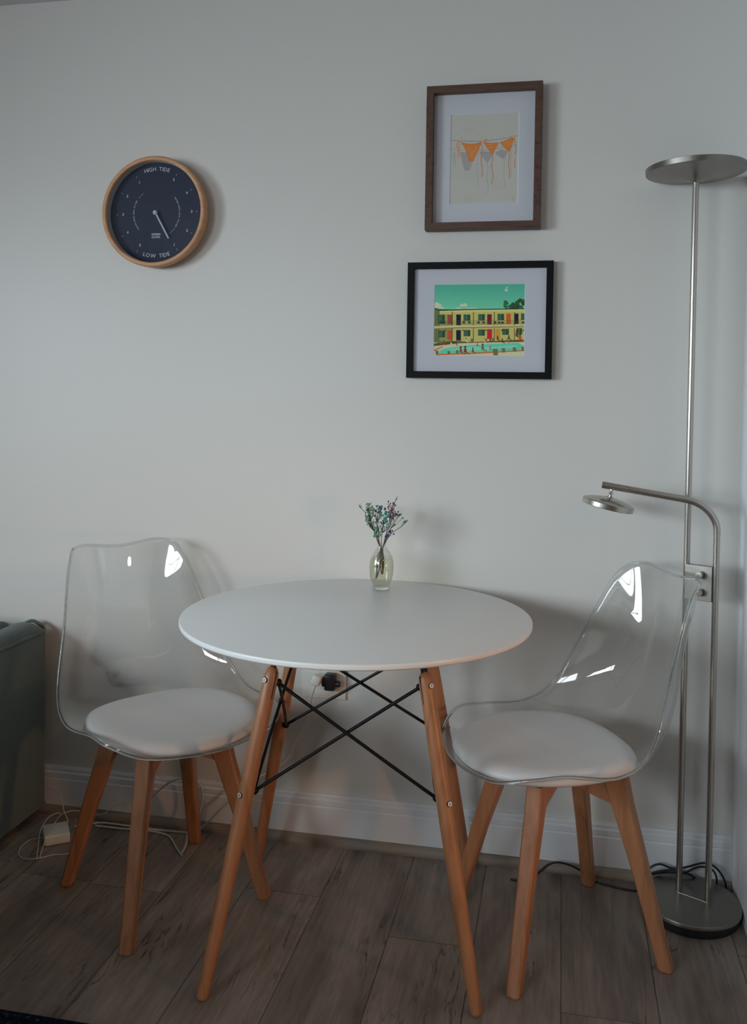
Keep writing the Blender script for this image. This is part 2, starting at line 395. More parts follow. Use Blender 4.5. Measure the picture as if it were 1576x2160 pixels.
ac = thing('light_blocker', 'added low dark wood light blocker with three doors, unseen beyond the left edge', 'light blocker', (-2.10, -1.64, 0))  # added out of view to block window light and darken under the table
M['dark_wood'] = wood('dark_wood', (.07, .042, .028), (.04, .024, .016), 'X', .5, 8, 0)
def ab(name, *v, r=.004): return rounded_box(name, *v, r, M['dark_wood'], ac)
ab('body', -.83, .83, -.20, .20, .10, .80); ab('top', -.85, .85, -.21, .215, .801, .83)
for i in range(3):
    x = -.82+i*.5475; d_ = ab('door', x, x+.543, -.219, -.201, .12, .79); bm = B(); tube(bm, [(x+.05, -.235, .52), (x+.05, -.235, .66)], .005, 10); obj('handle', bm, M['steel'], d_)
for x in (-.76, .76):
    for y in (-.15, .15):
        bm = B(); lathe(bm, [(0, 0), (.012, 0), (.020, .10), (0, .10)], 16, (x, y, 0)); obj('leg', bm, M['dark_wood'], ac)

# ------------------------------------------------------------------ dining table
TX, TY = -.4548, -.4045
TH = .7442
tb = thing('dining_table', 'round white table with beech legs and crossed black metal rods', 'table', (TX, TY, 0))
bm = B()
R = .400
lathe(bm, [(0, TH-.0135), (R-.006, TH-.0135), (R-.0022, TH-.0120), (R-.0004, TH-.0100), (R, TH-.009), (R, TH-.0016), (R-.0006, TH-.0005), (R-.0018, TH), (0, TH)], 160)
obj('tabletop', bm, M['table_white'], tb, sharp=50)
Bc = Vector((-.461-TX, -.385-TY, 0))
ang = [math.radians(a) for a in (-127.25, -37.25, 52.75, 142.75)]
def legpt(k, r, z): return Bc+Vector((r*math.cos(ang[k]), r*math.sin(ang[k]), z))
RF, SL = .400, .258
up = []; low = []
for k in range(4):
    f = legpt(k, RF-.003, .0); t = legpt(k, RF-SL*.655, .655)
    ax = (t-f).normalized()
    bm = B(); Lg = (t-f).length
    prof = [(0, 0), (.0095, 0), (.0118, .0025), (.0127, .006), (.0148, .12), (.0165, .30), (.0168, .42), (.0162, .55), (.0158, Lg-.022), (.0145, Lg-.010), (.0105, Lg-.002), (.006, Lg+.001), (0, Lg+.002)]
    mt = Matrix.Translation(f) @ Vector((0, 0, 1)).rotation_difference(ax).to_matrix().to_4x4()
    lathe(bm, prof, 28, mtx=mt)
    bmesh.ops.transform(bm, matrix=Matrix.Translation((0, 0, max(0, -min(v.co.z for v in bm.verts)))), verts=bm.verts)
    leg = obj('leg', bm, M['beech'], tb)
    rad = Vector((math.cos(ang[k]), math.sin(ang[k]), 0)); tan = Vector((-rad.y, rad.x, 0)); nrm = tan.cross(ax).normalized()
    # slot sawn across the top of the leg, seen as a dark line
    def slab(bm, p, q, hw, ht):
        d = (q-p).normalized(); side = tan; n = d.cross(side).normalized()
        vs = [bm.verts.new(c+side*s1*hw+n*s2*ht) for c in (p, q) for s1, s2 in ((-1, -1), (1, -1), (1, 1), (-1, 1))]
        for fc in ((0, 1, 2, 3), (7, 6, 5, 4), (0, 4, 5, 1), (1, 5, 6, 2), (2, 6, 7, 3), (3, 7, 4, 0)): bm.faces.new([vs[i] for i in fc])
    bm = B(); slab(bm, f+ax*(Lg-.062), f+ax*(Lg-.004), .0160, .0011); obj('slot', bm, M['gap'], leg, smooth=False)
    # flat steel bracket rising out of the slot to the table frame
    bm = B(); p0 = f+ax*(Lg-.05); p1 = f+ax*(Lg+.045); p2 = Vector((p1.x, p1.y, TH-.020)); 
    slab(bm, p0, p1, .0085, .0016)
    p1z = Vector((p1.x, p1.y, p1.z)); q1 = legpt(k, .06, TH-.0175)
    slab(bm, p1z-ax*.003, legpt(k, RF-SL*.70-.012, TH-.0150), .0085, .0016)
    slab(bm, legpt(k, RF-SL*.70-.008, TH-.0160), legpt(k, .0, TH-.0160), .0085, .0016)
    obj('bracket', bm, M['black_metal'], tb, smooth=False)
    # bolts
    for zz in (.630, .398):
        c = legpt(k, RF-SL*zz, zz); out = (ax.cross(tan)).normalized()
        if out.dot(rad) < 0: out = -out
        out = (out+tan*(.15 if k == 0 else -.1)).normalized()
        mt = Matrix.Translation(c+out*.0148) @ Vector((0, 0, 1)).rotation_difference(out).to_matrix().to_4x4()
        bm = B(); lathe(bm, [(0, 0), (.0062, 0), (.0062, .0022), (.0055, .0026), (0, .0026)], 20, mtx=mt); bolt_ring = obj('bolt_washer', bm, M['black_metal'], leg)
        bm = B(); lathe(bm, [(.0052, .002), (.0052, .0034), (.0047, .0040), (.0030, .0040), (.0026, .0034), (.0026, .0022)], 20, mtx=mt); obj('bolt', bm, M['bolt'], leg)
        bm = B(); lathe(bm, [(.0011, .0028), (.0011, .0036), (0, .0038)], 12, mtx=mt); obj('bolt_core', bm, M['bolt'], leg)
    inn = -rad
    up.append(legpt(k, RF-SL*.622-.021, .622)); low.append(legpt(k, RF-SL*.400-.022, .400))
    for c, dz in ((up[-1], 0), (low[-1], 0)):
        bm = B(); mt = Matrix.Translation(c-inn*.007) @ Vector((0, 0, 1)).rotation_difference(inn).to_matrix().to_4x4()
        lathe(bm, [(0, 0), (.0072, 0), (.0078, .003), (.0078, .010), (.006, .014), (0, .015)], 16, mtx=mt); obj('rod_joint', bm, M['black_metal'], leg)
for k in range(4):
    j = (k+1) % 4
    for a, b, s in ((up[k], low[j], 1), (up[j], low[k], -1)):
        mid = (a+b)/2; outv = Vector((mid.x-Bc.x, mid.y-Bc.y, 0)).normalized()*s*.0036
        bm = B(); tube(bm, [a, a.lerp(b, .08)+outv*.6, a.lerp(b, .3)+outv, a.lerp(b, .7)+outv, a.lerp(b, .92)+outv*.6, b], .0038, 10); obj('cross_rod', bm, M['black_metal'], tb)

# ------------------------------------------------------------------ clear shell chairs
RIM = [(-.2995, 0, .8278), (-.2782, .1188, .8390), (-.2292, .1608, .8019), (-.1644, .1969, .6630), (-.0971, .2359, .5165), (-.0188, .2441, .4671), (.0960, .2303, .4729), (.1700, .2228, .4697), (.2308, .1516, .4447), (.2607, 0, .4368)]
CEN = [(-.2995, .8278), (-.2930, .76), (-.2790, .68), (-.2540, .59), (-.2180, .51), (-.1600, .450), (-.0500, .418), (.0800, .411), (.1900, .421), (.2607, .4368)]
RS = [0, .05, .5, 2.0, 3.7, 5.3, 7.0, 7.8, 8.6, 9.0]
def catmull(P, t):
    n = len(P)-1; i = min(int(t), n-1); f = t-i
    p = [Vector(P[max(i-1, 0)]), Vector(P[i]), Vector(P[i+1]), Vector(P[min(i+2, n)])]
    return .5*(2*p[1]+(p[2]-p[0])*f+(2*p[0]-5*p[1]+4*p[2]-p[3])*f*f+(3*p[1]-p[0]-3*p[2]+p[3])*f**3)
def interp(xs, ys, x):
    if x <= xs[0]: return ys[0]
    for a, b, p, q in zip(xs, xs[1:], ys, ys[1:]):
        if x <= b:
            t = (x-a)/(b-a); t = t*t*(3-2*t); return p+(q-p)*t
    return ys[-1]
def cen(s): return catmull([(x, 0, z) for x, z in CEN], max(0, min(9, s)))
def surf(s, y):
    w = interp([0, 2, 3.7, 5.3, 7, 9], [.18, .197, .236, .244, .23, .23], s)
    rx = interp([0, 2, 3.7, 5.3, 7, 9], [.06, .112, .135, .106, .014, 0], s)
    rz = interp([0, 2, 3.7, 5.3, 7, 9], [.0, -.015, -.012, .030, .061, .045], s)
    k = (abs(y)/w)**2.5; c = cen(s)
    return Vector((c.x+rx*k, y, c.z+rz*k))
def rim_loop(n=9):
    full = RIM + [(x, -y, z) for x, y, z in RIM[1:-1][::-1]]
    sfull = RS + RS[1:-1][::-1]
    N = len(full); out = []
    for i in range(N):
        P = [Vector(full[i-1]), Vector(full[i]), Vector(full[(i+1) % N]), Vector(full[(i+2) % N])]
        Q = [sfull[i-1], sfull[i], sfull[(i+1) % N], sfull[(i+2) % N]]
        for k in range(n):
            t = k/n
            f = lambda a: .5*(2*a[1]+(a[2]-a[0])*t+(2*a[0]-5*a[1]+4*a[2]-a[3])*t*t+(3*a[1]-a[0]-3*a[2]+a[3])*t**3)
            out.append((f(P), max(0, min(9, f(Q)))))
    return out
def shell_bm():
    bm = B(); rl = rim_loop(); SC = 5.2; NR = 30
    rings = []
    cv = bm.verts.new(surf(SC, 0))
    for j in range(1, NR+1):
        rho = j/NR; ring = []
        for p, s in rl:
            y = p.y*rho; ss = SC+(s-SC)*rho
            q = surf(ss, y); e = p-surf(s, p.y)
            ring.append(bm.verts.new(q+e*rho**4))
        rings.append(ring)
    n = len(rl)
    for k in range(n): bm.faces.new([cv, rings[0][k], rings[0][(k+1) % n]])
    for a, b in zip(rings, rings[1:]):
        for k in range(n): bm.faces.new([a[k], b[k], b[(k+1) % n], a[(k+1) % n]])
    return bm, [p for p, s in rl]
def chair(x, y, rz, label):
    t = thing('dining_chair', label, 'chair', (x, y, 0), rz)
    bm, rl = shell_bm()
    sh = obj('seat_shell', bm, M['acrylic'], t, sharp=180)
    md = sh.modifiers.new('thickness', 'SOLIDIFY'); md.thickness = .0045; md.offset = 0
    bm = B(); tube(bm, rl, .0036, 8, closed=True); obj('rim', bm, M['acrylic_rim'], sh, sharp=180)
    # padded seat cushion
    bm = B(); n = 72; cx, a, b = .046, .200, .203
    def out(k):
        th = 2*PI*k/n; c, s = math.cos(th), math.sin(th)
        e = 2/(2.6 if c < 0 else 2.2); X = math.copysign(abs(c)**e, c); Y = math.copysign(abs(s)**e, s)
        wid = 1+.02*X if X < 0 else 1-.05*X
        return cx+a*X, b*Y*wid
    prof = [(0, .452), (.25, .452), (.5, .4515), (.7, .4505), (.84, .4485), (.93, .4445), (.975, .4385), (.995, .431), (1.0, .424), (.985, .418), (.93, .414), (.5, .412), (0, .412)]
    rings = []
    for f, z in prof:
        if f == 0: rings.append([bm.verts.new((cx, 0, z+.001))] if z > .43 else [bm.verts.new((cx, 0, z+.001))]); continue
        ring = []
        for k in range(n):
            X, Y = out(k); X = cx+(X-cx)*f; Y *= f
            # the cushion follows the dished shell: sides and back ride up a little
            lift = .020*(abs(Y)/.2)**2.6 + (.012*((cx-X)/.18)**2.2 if X < cx else .010*((X-cx)/.18)**2)
            ring.append(bm.verts.new((X, Y, z+.001+lift)))
        rings.append(ring)
    for r0, r1 in zip(rings, rings[1:]):
        for k in range(n):
            k2 = (k+1) % n
            if len(r0) == 1: bm.faces.new([r0[0], r1[k], r1[k2]])
            elif len(r1) == 1: bm.faces.new([r0[k], r1[0], r0[k2]])
            else: bm.faces.new([r0[k], r1[k], r1[k2], r0[k2]])
    obj('cushion', bm, M['cushion'], t, sharp=180)
    # four splayed square legs and the crossed boards that carry the shell
    for k in range(4):
        an = PI/4+k*PI/2; d = Vector((math.cos(an), math.sin(an), 0)); tn = Vector((-d.y, d.x, 0))
        bm = B()
        secs = []
        for zz, r0, hr, ht in ((0.0, .2535, .0125, .0125), (.004, .2523, .0150, .0150), (.2, .196, .0180, .0165), (.345, .1500, .0225, .0175), (.405, .1330, .0265, .0175)):
            ch = .0045 if zz < .3 else .003
            c = d*r0+Vector((0, 0, zz)); q = []
            for sr, st in ((1, 1), (-1, 1), (-1, -1), (1, -1)):
                if sr*st > 0: q += [c+d*sr*hr+tn*st*(ht-ch), c+d*sr*(hr-ch)+tn*st*ht]
                else: q += [c+d*sr*(hr-ch)+tn*st*ht, c+d*sr*hr+tn*st*(ht-ch)]
            secs.append([bm.verts.new(p) for p in q])
        for s0, s1 in zip(secs, secs[1:]):
            for i in range(8): bm.faces.new([s0[i], s0[(i+1) % 8], s1[(i+1) % 8], s1[i]])
        bm.faces.new(secs[0]); bm.faces.new(secs[-1])
        obj('leg', bm, M['beech'], t, sharp=20)
        # half of a diagonal board: deep at the leg, shallower at the centre
        bm = B()
        pl = [(0, .405), (.133, .405), (.150, .342), (.128, .342), (.030, .366), (0, .366)]
        hw = .0125
        va = [bm.verts.new(d*r0+tn*hw+Vector((0, 0, z))) for r0, z in pl]; vb = [bm.verts.new(d*r0-tn*hw+Vector((0, 0, z))) for r0, z in pl]
        bm.faces.new(va); bm.faces.new(vb[::-1])
        for i in range(len(pl)):
            j = (i+1) % len(pl); bm.faces.new([va[i], va[j], vb[j], vb[i]])
        obj('seat_support', bm, M['beech'], t, smooth=False)
    bm = B(); lathe(bm, [(0, .394), (.075, .394), (.078, .397), (.078, .406), (0, .406)], 40, (.02, 0, 0)); obj('mounting_plate', bm, M['white_plastic'], t)
    return t
chair(-.9522, -.3385, -.6803, 'clear plastic shell chair with white cushion left of the table, beside the sofa')
chair(.0083, -.3076, 3.5955, 'clear plastic shell chair with white cushion right of the table, beside the floor lamp')

# ------------------------------------------------------------------ floor lamp
lamp = thing('floor_lamp', 'brushed nickel floor lamp with two poles, disc uplight and reading arm, in the right corner', 'lamp', (.331, -.145, 0))
LX, LY = .331, -.145
p1 = Vector((.308-LX, -.108-LY, 0)); p2 = Vector((.3715-LX, -.141-LY, 0))
bm = B(); lathe(bm, [(0, .0225), (.1165, .0225), (.1175, .0235), (.1175, .0315), (.1168, .0325), (0, .033)], 96); base = obj('base', bm, M['steel_plate'], lamp, sharp=40)
bm = B(); lathe(bm, [(0, 0), (.110, 0), (.112, .003), (.112, .0224), (0, .0224)], 64); obj('base_pad', bm, M['black_plastic'], base, sharp=40)
# the pressed line joining the feet of the poles
bm = B(); dd = (p2-p1).normalized(); nn = Vector((-dd.y, dd.x, 0))
tube(bm, [p1-nn*.0115+Vector((0, 0, .0328)), p2-nn*.0115+Vector((0, 0, .0328))], .0009, 6); obj('seam_line', bm, M['steel'], base)
bm = B(); lathe(bm, [(.0078, .030), (.0078, .871), (.0073, .8715), (.0073, .8725), (.0078, .873), (.0078, 1.779), (0, 1.779)], 32, (p1.x, p1.y, 0)); obj('pole', bm, M['steel'], lamp, sharp=40)
bm = B(); lathe(bm, [(.0078, .030), (.0078, .871), (.0073, .8715), (.0073, .8725), (.0078, .873), (.0078, .93)], 32, (p2.x, p2.y, 0)); obj('pole', bm, M['steel'], lamp, sharp=40)
# reading arm: bends out of the second pole and climbs gently to the left
ex, ez = .1000-LX, 1.0375; sl = -.150
pts = [(p2.x, p2.y, .925)]
c0 = Vector((p2.x, p2.y, .934)); cc = Vector((p2.x, p2.y, ez+sl*(p2.x-ex))); c1 = Vector((p2.x-.072, p2.y, ez+sl*(p2.x-.072-ex)))
for i in range(15):
    t = i/14; k = .5523
    a = c0.lerp(cc, k); b_ = c1.lerp(cc, k)
    pts.append((1-t)**3*c0+3*(1-t)**2*t*a+3*(1-t)*t*t*b_+t**3*c1)
pts += [Vector((.165-LX, p2.y, ez+sl*(.165-LX-ex)))]
bm = B(); tube(bm, pts, .0085, 28); arm = obj('arm', bm, M['steel'], lamp, sharp=50)
bm = B(); tube(bm, [Vector((.1642-LX, p2.y, ez+sl*(.1642-LX-ex))), Vector((ex, p2.y, ez))], .0086, 28); obj('arm_tip', bm, M['steel'], arm, sharp=50)
# reading head
hx, hz = .1140-LX, .9815
th = math.radians(12.2)
mt = Matrix.Translation((hx, p2.y, hz)) @ Matrix.Rotation(th, 4, 'Y')
bm = B(); lathe(bm, [(0, .002), (.058, .002), (.0605, 0), (.0625, .0015), (.0630, .0120), (.0620, .0140), (.050, .0185), (.034, .0225), (.018, .0250), (.009, .0262), (0, .0265)], 64, mtx=mt)
head = obj('reading_head', bm, M['steel'], lamp, sharp=28)
bm = B(); lathe(bm, [(0, .0), (.056, .0), (.056, .0019), (0, .0019)], 48, mtx=mt); obj('diffuser', bm, M['white_plastic'], head)
bm = B()
lathe(bm, [(0, .024), (.0085, .0245), (.0092, .0270), (.0060, .0290), (.0038, .0310), (.0042, .0345), (.0060, .0365), (.0052, .0400), (.0034, .0420), (.0034, .0485), (.0046, .0500), (.0046, .0550), (0, .0560)], 24, mtx=Matrix.Translation((hx, p2.y, hz)) @ Matrix.Rotation(th, 4, 'Y'))
obj('swivel', bm, M['chrome'], head)
# uplight disc
mt = Matrix.Translation((p1.x, p1.y, 1.779)) @ Matrix.Rotation(math.radians(-1.2), 4, 'Y')
bm = B(); lathe(bm, [(0, -.001), (.0080, -.001), (.0088, .0005), (.0115, .0035), (.017, .0066), (.026, .0090), (.050, .0132), (.085, .0185), (.1165, .0225), (.1175, .0235), (.1180, .0355), (.1165, .0365), (.112, .0345), (0, .030)], 128, mtx=mt)
up_ = obj('uplight_disc', bm, M['steel_plate'], lamp, sharp=30)
# plate joining the poles, with two dimmer knobs
an = math.atan2(dd.y, dd.x); pm = (p1+p2)/2
mt = Matrix.Translation((pm.x, pm.y, 0)) @ Matrix.Rotation(an, 4, 'Z')
hl = (p2-p1).length/2
bm = B(); box(bm, -hl-.001, hl-.006, -.009, .009, .762, .847, bev=.001, mtx=mt); plate = obj('switch_plate', bm, M['steel_plate'], lamp, smooth=False)
for z in (.826, .784):
    m2 = mt @ Matrix.Translation((.003, -.009, z)) @ Matrix.Rotation(PI/2, 4, 'X')
    bm = B(); lathe(bm, [(0, 0), (.0045, 0), (.0045, .004), (.0085, .0042), (.009, .005), (.009, .0165), (.0085, .0175), (0, .0178)], 32, mtx=m2); obj('knob', bm, M['steel'], plate, sharp=40)

# ------------------------------------------------------------------ flat artwork helper: one mesh, one colour per patch
def art_mat():
    m = mat('printed_ink', (1, 1, 1), .75, spec=.2); n, l, b = nodes(m)
    a = n.new('ShaderNodeAttribute'); a.attribute_name = 'ink'; l.new(a.outputs['Color'], b.inputs['Base Color']); return m
M['ink'] = art_mat()
class Art:
    def __init__(s, uv, gain=2.15): s.gain = gain; s.bm = B(); s.lay = s.bm.faces.layers.float_vector.new('ink'); s.uv = uv; s.k = 0
    def poly(s, pts, col):
        s.k += 1; c = [v*s.gain for v in lin(col)]; q = max(1, max(c)/.9); c = tuple(v/q for v in c)
        vs = [s.bm.verts.new((*s.uv(p), .000002*s.k)) for p in pts]
        f = s.bm.faces.new(vs); f[s.lay] = c
        if len(pts) > 4:
            r = bmesh.ops.triangulate(s.bm, faces=[f])
            for g in r['faces']: g[s.lay] = c
    def rect(s, x0, y0, x1, y1, col): s.poly([(x0, y0), (x1, y0), (x1, y1), (x0, y1)], col)
    def stroke(s, pts, w, col):
        for a, b in zip(pts, pts[1:]):
            d = Vector((b[0]-a[0], b[1]-a[1])); 
            if d.length < 1e-3: continue
            d.normalize(); n = Vector((-d.y, d.x))*w/2; e = d*w*.3
            s.poly([(a[0]-e.x+n.x, a[1]-e.y+n.y), (b[0]+e.x+n.x, b[1]+e.y+n.y), (b[0]+e.x-n.x, b[1]+e.y-n.y), (a[0]-e.x-n.x, a[1]-e.y-n.y)], col)
    def blob(s, x, y, rx, ry, col, n=10, j=0.0, seed=0):
        r = random.Random(seed+int(x*7+y*3)); s.poly([(x+rx*math.cos(2*PI*k/n)*(1+j*(r.random()-.5)), y+ry*math.sin(2*PI*k/n)*(1+j*(r.random()-.5))) for k in range(n)], col)
    def build(s, name, parent, z, label=None):
        me = bpy.data.meshes.new(name)
        for f in s.bm.faces:
            f.normal_update()
            if f.normal.z < 0: f.normal_flip()
        s.bm.to_mesh(me); s.bm.free(); me.materials.append(M['ink'])
        # layer is stored per face as a vector attribute
        o = bpy.data.objects.new(name, me); C.objects.link(o); o.parent = parent; o.location = (0, 0, z)
        if label: o['label'] = label
        return o
def picture(name, label, cx, cz, w, h, face, depth, m_h, m_v, hole, mat_z, glass_z, cat='picture'):
    t = thing(name, label, cat, (cx, -.0008, cz)); t.rotation_euler = (PI/2, 0, 0)
    W2, H2 = w/2, h/2
    # mitred rails
    for (a, b, mm) in (((-1, -1), (1, -1), m_h), ((1, -1), (1, 1), m_v), ((1, 1), (-1, 1), m_h), ((-1, 1), (-1, -1), m_v)):
        bm = B(); ch = .0008
        def pt(s, i, z): return (s[0]*(W2-i), s[1]*(H2-i), z)
        sec = [(0, 0), (0, depth-ch), (ch, depth), (face-ch, depth), (face, depth-ch), (face, 0)]
        A = [bm.verts.new(pt(a, i, z)) for i, z in sec]; Bv = [bm.verts.new(pt(b, i, z)) for i, z in sec]
        n = len(sec); bm.faces.new(A); bm.faces.new(Bv[::-1])
        for i in range(n): j = (i+1) % n; bm.faces.new([A[i], A[j], Bv[j], Bv[i]])
        obj('frame_rail', bm, mm, t, smooth=False)
    hx0, hx1, hy0, hy1 = hole; IW, IH = W2-face+.001, H2-face+.001
    bm = B()
    def ring(x0, x1, y0, y1, z): return [bm.verts.new(p) for p in ((x0, y0, z), (x1, y0, z), (x1, y1, z), (x0, y1, z))]
    o_ = ring(-IW, IW, -IH, IH, mat_z); i_ = ring(hx0, hx1, hy0, hy1, mat_z); d_ = ring(hx0+.0014, hx1-.0014, hy0+.0014, hy1-.0014, mat_z-.0016)
    bk = ring(-IW, IW, -IH, IH, mat_z-.002)
    for k in range(4):
        j = (k+1) % 4
        bm.faces.new([o_[k], o_[j], i_[j], i_[k]]); f = bm.faces.new([i_[k], i_[j], d_[j], d_[k]]); f.material_index = 1
        bm.faces.new([bk[k], bk[j], o_[j], o_[k]])
    obj('mat_board', bm, [M['mat_board'], M['mat_core']], t, smooth=False)
    bm = B(); box(bm, -IW, IW, -IH, IH, .001, mat_z-.0045); obj('backing', bm, M['gap'], t, smooth=False)
    bm = B(); box(bm, -IW, IW, -IH, IH, glass_z, glass_z+.0018); obj('glass', bm, M['glass_pane'], t, smooth=False)
    return t
# upper picture: swimwear on a washing line
hole1 = (-.0890, .0916, -.1200, .1183)
pic1 = picture('framed_picture', 'walnut framed picture of an orange bikini hanging on a washing line', -.2176, 1.8815, .3038, .3790, .0190, .035, M['walnut'], M['walnut_v'], hole1, .0135, .0275)
def uv1(p):
    v = (p[1]-(488-(p[0]-428)*.0433))/(985+(p[0]-428)*.033); u = (p[0]-(428-16*v))/(762-9*v)
    u = max(-.004, min(1.004, u)); v = max(-.004, min(1.004, v))
    return (hole1[0]+u*(hole1[1]-hole1[0]), hole1[3]-v*(hole1[3]-hole1[2]))
A = Art(uv1, 2.75)
A.poly([(405, 475), (1205, 440), (1180, 1490), (395, 1495)], (137, 132, 126))
for i in range(14):
    r = random.Random(i); A.blob(480+r.random()*620, 560+r.random()*880, 60+r.random()*60, 25+r.random()*30, (134+r.randint(0, 3), 129+r.randint(0, 3), 123+r.randint(0, 3)), 14, .3)
sh = (118, 112, 112); org = (186, 112, 55); org2 = (206, 142, 84); dk = (150, 84, 44); ln = (84, 84, 84); lt = (110, 110, 108)
A.stroke([(432, 858), (520, 874), (720, 878), (860, 870), (1000, 850), (1172, 822)], 5, lt)
A.poly([(530, 893), (600, 900), (650, 950), (668, 1000), (640, 1099), (580, 1099), (550, 990)], sh)
A.poly([(740, 890), (820, 892), (905, 888), (880, 955), (833, 1018), (780, 955)], sh)
A.poly([(915, 908), (985, 868), (1062, 882), (1045, 930), (1017, 978), (960, 945)], sh)
def wav(x, y0, y1, amp, n=9, ph=0): return [(x+amp*math.sin(ph+i*1.1)+(i*.3), y0+(y1-y0)*i/n) for i in range(n+1)]
for q in (wav(720, 880, 1285, 9), wav(833, 1018, 1355, 6), wav(1016, 978, 1305, 6), wav(1092, 880, 1175, 6)): A.stroke(q, 4, lt)
A.stroke([(462, 895), (440, 945), (485, 945), (462, 895)], 4, lt); A.stroke([(458, 950), (465, 1070)], 4, lt); A.stroke([(470, 950), (480, 1030)], 4, lt)
A.stroke([(430, 761), (520, 773), (700, 778), (860, 770), (1000, 750), (1176, 717)], 5, ln)
for x, y in ((548, 724), (780, 724), (1113, 679)): A.poly([(x-10, y), (x+10, y), (x+6, y+52), (x-14, y+50)], (140, 128, 116))
A.poly([(540, 790), (618, 803), (700, 803), (778, 780), (735, 880), (690, 975), (686, 997), (627, 997), (620, 950), (585, 860)], org)
A.stroke([(545, 794), (618, 812), (700, 812), (772, 789)], 7, dk); A.stroke([(552, 800), (590, 862), (622, 950), (630, 990)], 6, dk)
for q in ([(640, 850), (655, 900), (650, 950)], [(690, 870), (672, 920), (665, 960)], [(600, 840), (625, 880)], [(720, 830), (700, 880)]): A.stroke(q, 8, org2)
A.poly([(795, 785), (870, 797), (965, 792), (925, 868), (886, 940), (850, 880), (812, 825)], org)
A.poly([(970, 792), (1040, 767), (1105, 735), (1135, 745), (1118, 800), (1100, 850), (1078, 905), (1055, 880), (1020, 850)], org)
for q in ([(805, 792), (870, 806), (955, 800)], [(830, 850), (880, 880), (915, 850)], [(980, 795), (1050, 775), (1120, 748)], [(1010, 835), (1060, 870), (1095, 840)], [(850, 830), (890, 835), (905, 820)]): A.stroke(q, 6, dk)
for q in ([(840, 820), (880, 812)], [(860, 850), (905, 838)], [(1040, 800), (1085, 780)], [(1060, 830), (1100, 800)]): A.stroke(q, 9, org2)
A.stroke([(790, 800), (830, 755), (800, 770)], 9, org)
for q in ([(540, 785), (505, 790), (487, 840), (530, 848), (512, 800)], [(508, 850), (512, 970)], [(522, 850), (528, 930)]): A.stroke(q, 9, (178, 118, 76))
for q in (wav(770, 810, 1172, 8), wav(886, 940, 1252, 8, 9, 1), wav(1070, 905, 1188, 7), [(1135, 745), (1146, 830), (1150, 870), (1136, 930)], [(1142, 965), (1132, 1020), (1138, 1078)]): A.stroke(q, 7, (172, 98, 52))
A.stroke([(1105, 1430), (1115, 1412), (1110, 1438), (1128, 1424)], 3, (105, 105, 105))
A.build('print', pic1, .0128-.0012)

# lower picture: two storey building behind a busy pool
hole2 = (-.1205, .1203, -.0950, .0963)
pic2 = picture('framed_picture', 'black framed colour photograph of a yellow two storey building and swimming pool', -.2223, 1.4535, .3862, .3095, .0178, .022, M['black_frame'], M['black_frame'], hole2, .0125, .0165)
def uv2(p):
    v = (p[1]-(317-(p[0]-346)*.0116))/(676+(p[0]-346)*.012); u = (p[0]-(346-9*v))/(861-1*v)
    u = max(-.004, min(1.004, u)); v = max(-.004, min(1.004, v))
    return (hole2[0]+u*(hole2[1]-hole2[0]), hole2[3]-v*(hole2[3]-hole2[2]))
A = Art(uv2, 2.1)
for i in range(12):
    y0 = 300+i*21; t = i/11
    A.rect(330, y0, 1220, y0+22, (int(64+34*t), int(142+24*t), int(120+16*t)))
cr = (205, 200, 170)
for x, y, rx, ry in ((365, 505, 25, 20), (395, 520, 22, 20), (355, 525, 20, 22), (420, 538, 20, 8), (610, 512, 24, 12), (640, 508, 20, 14), (625, 518, 38, 8), (580, 540, 30, 6), (1028, 368, 16, 14), (1035, 342, 12, 6), (700, 541, 60, 4)): A.blob(x, y, rx, ry, cr, 12, .3)
for i in range(46):
    r = random.Random(i+40); x = 1075+r.random()*130; A.blob(x, 455+abs(x-1165)*.25+r.random()*75, 16, 14, (30+r.randint(0, 25), 58+r.randint(0, 26), 38+r.randint(0, 12)), 8, .5)
for i in range(22):
    r = random.Random(i+90); y = 470+r.random()*68; A.blob(1020+(r.random()-.3)*(y-455)*.9, y, 11, 10, (40, 78+r.randint(0, 20), 48), 8, .5)
A.poly([(340, 540), (395, 562), (1210, 545), (1210, 860), (340, 880)], (168, 155, 88))
A.poly([(340, 540), (395, 562), (395, 870), (340, 885)], (92, 96, 55))
A.rect(395, 600, 520, 712, (138, 134, 74)); A.rect(395, 730, 520, 865, (128, 122, 66))
A.poly([(340, 536), (395, 556), (640, 550), (1210, 540), (1210, 548), (640, 558), (395, 566), (340, 546)], (38, 36, 30))
A.poly([(395, 566), (1210, 548), (1210, 570), (395, 582)], (176, 168, 108))
A.poly([(340, 712), (560, 706), (1210, 690), (1210, 708), (560, 722), (340, 732)], (202, 190, 138))
A.poly([(340, 732), (560, 722), (1210, 708), (1210, 716), (560, 732), (340, 742)], (120, 108, 60))
gw = (40, 66, 50)
for x0, y0, x1, y1 in ((378, 603, 445, 690), (625, 600, 690, 660), (765, 597, 828, 656), (948, 593, 1010, 655), (1168, 588, 1208, 650), (382, 752, 448, 818), (627, 747, 691, 806), (765, 742, 828, 800), (993, 735, 1055, 791), (1127, 728, 1180, 785)):
    A.rect(x0, y0, x1, y1, gw); A.rect((x0+x1)/2-3, y0, (x0+x1)/2+1, y1, (96, 116, 84)); A.rect(x0+6, y0+6, (x0+x1)/2-8, y1-6, (52, 88, 66))
nv = (26, 24, 42)
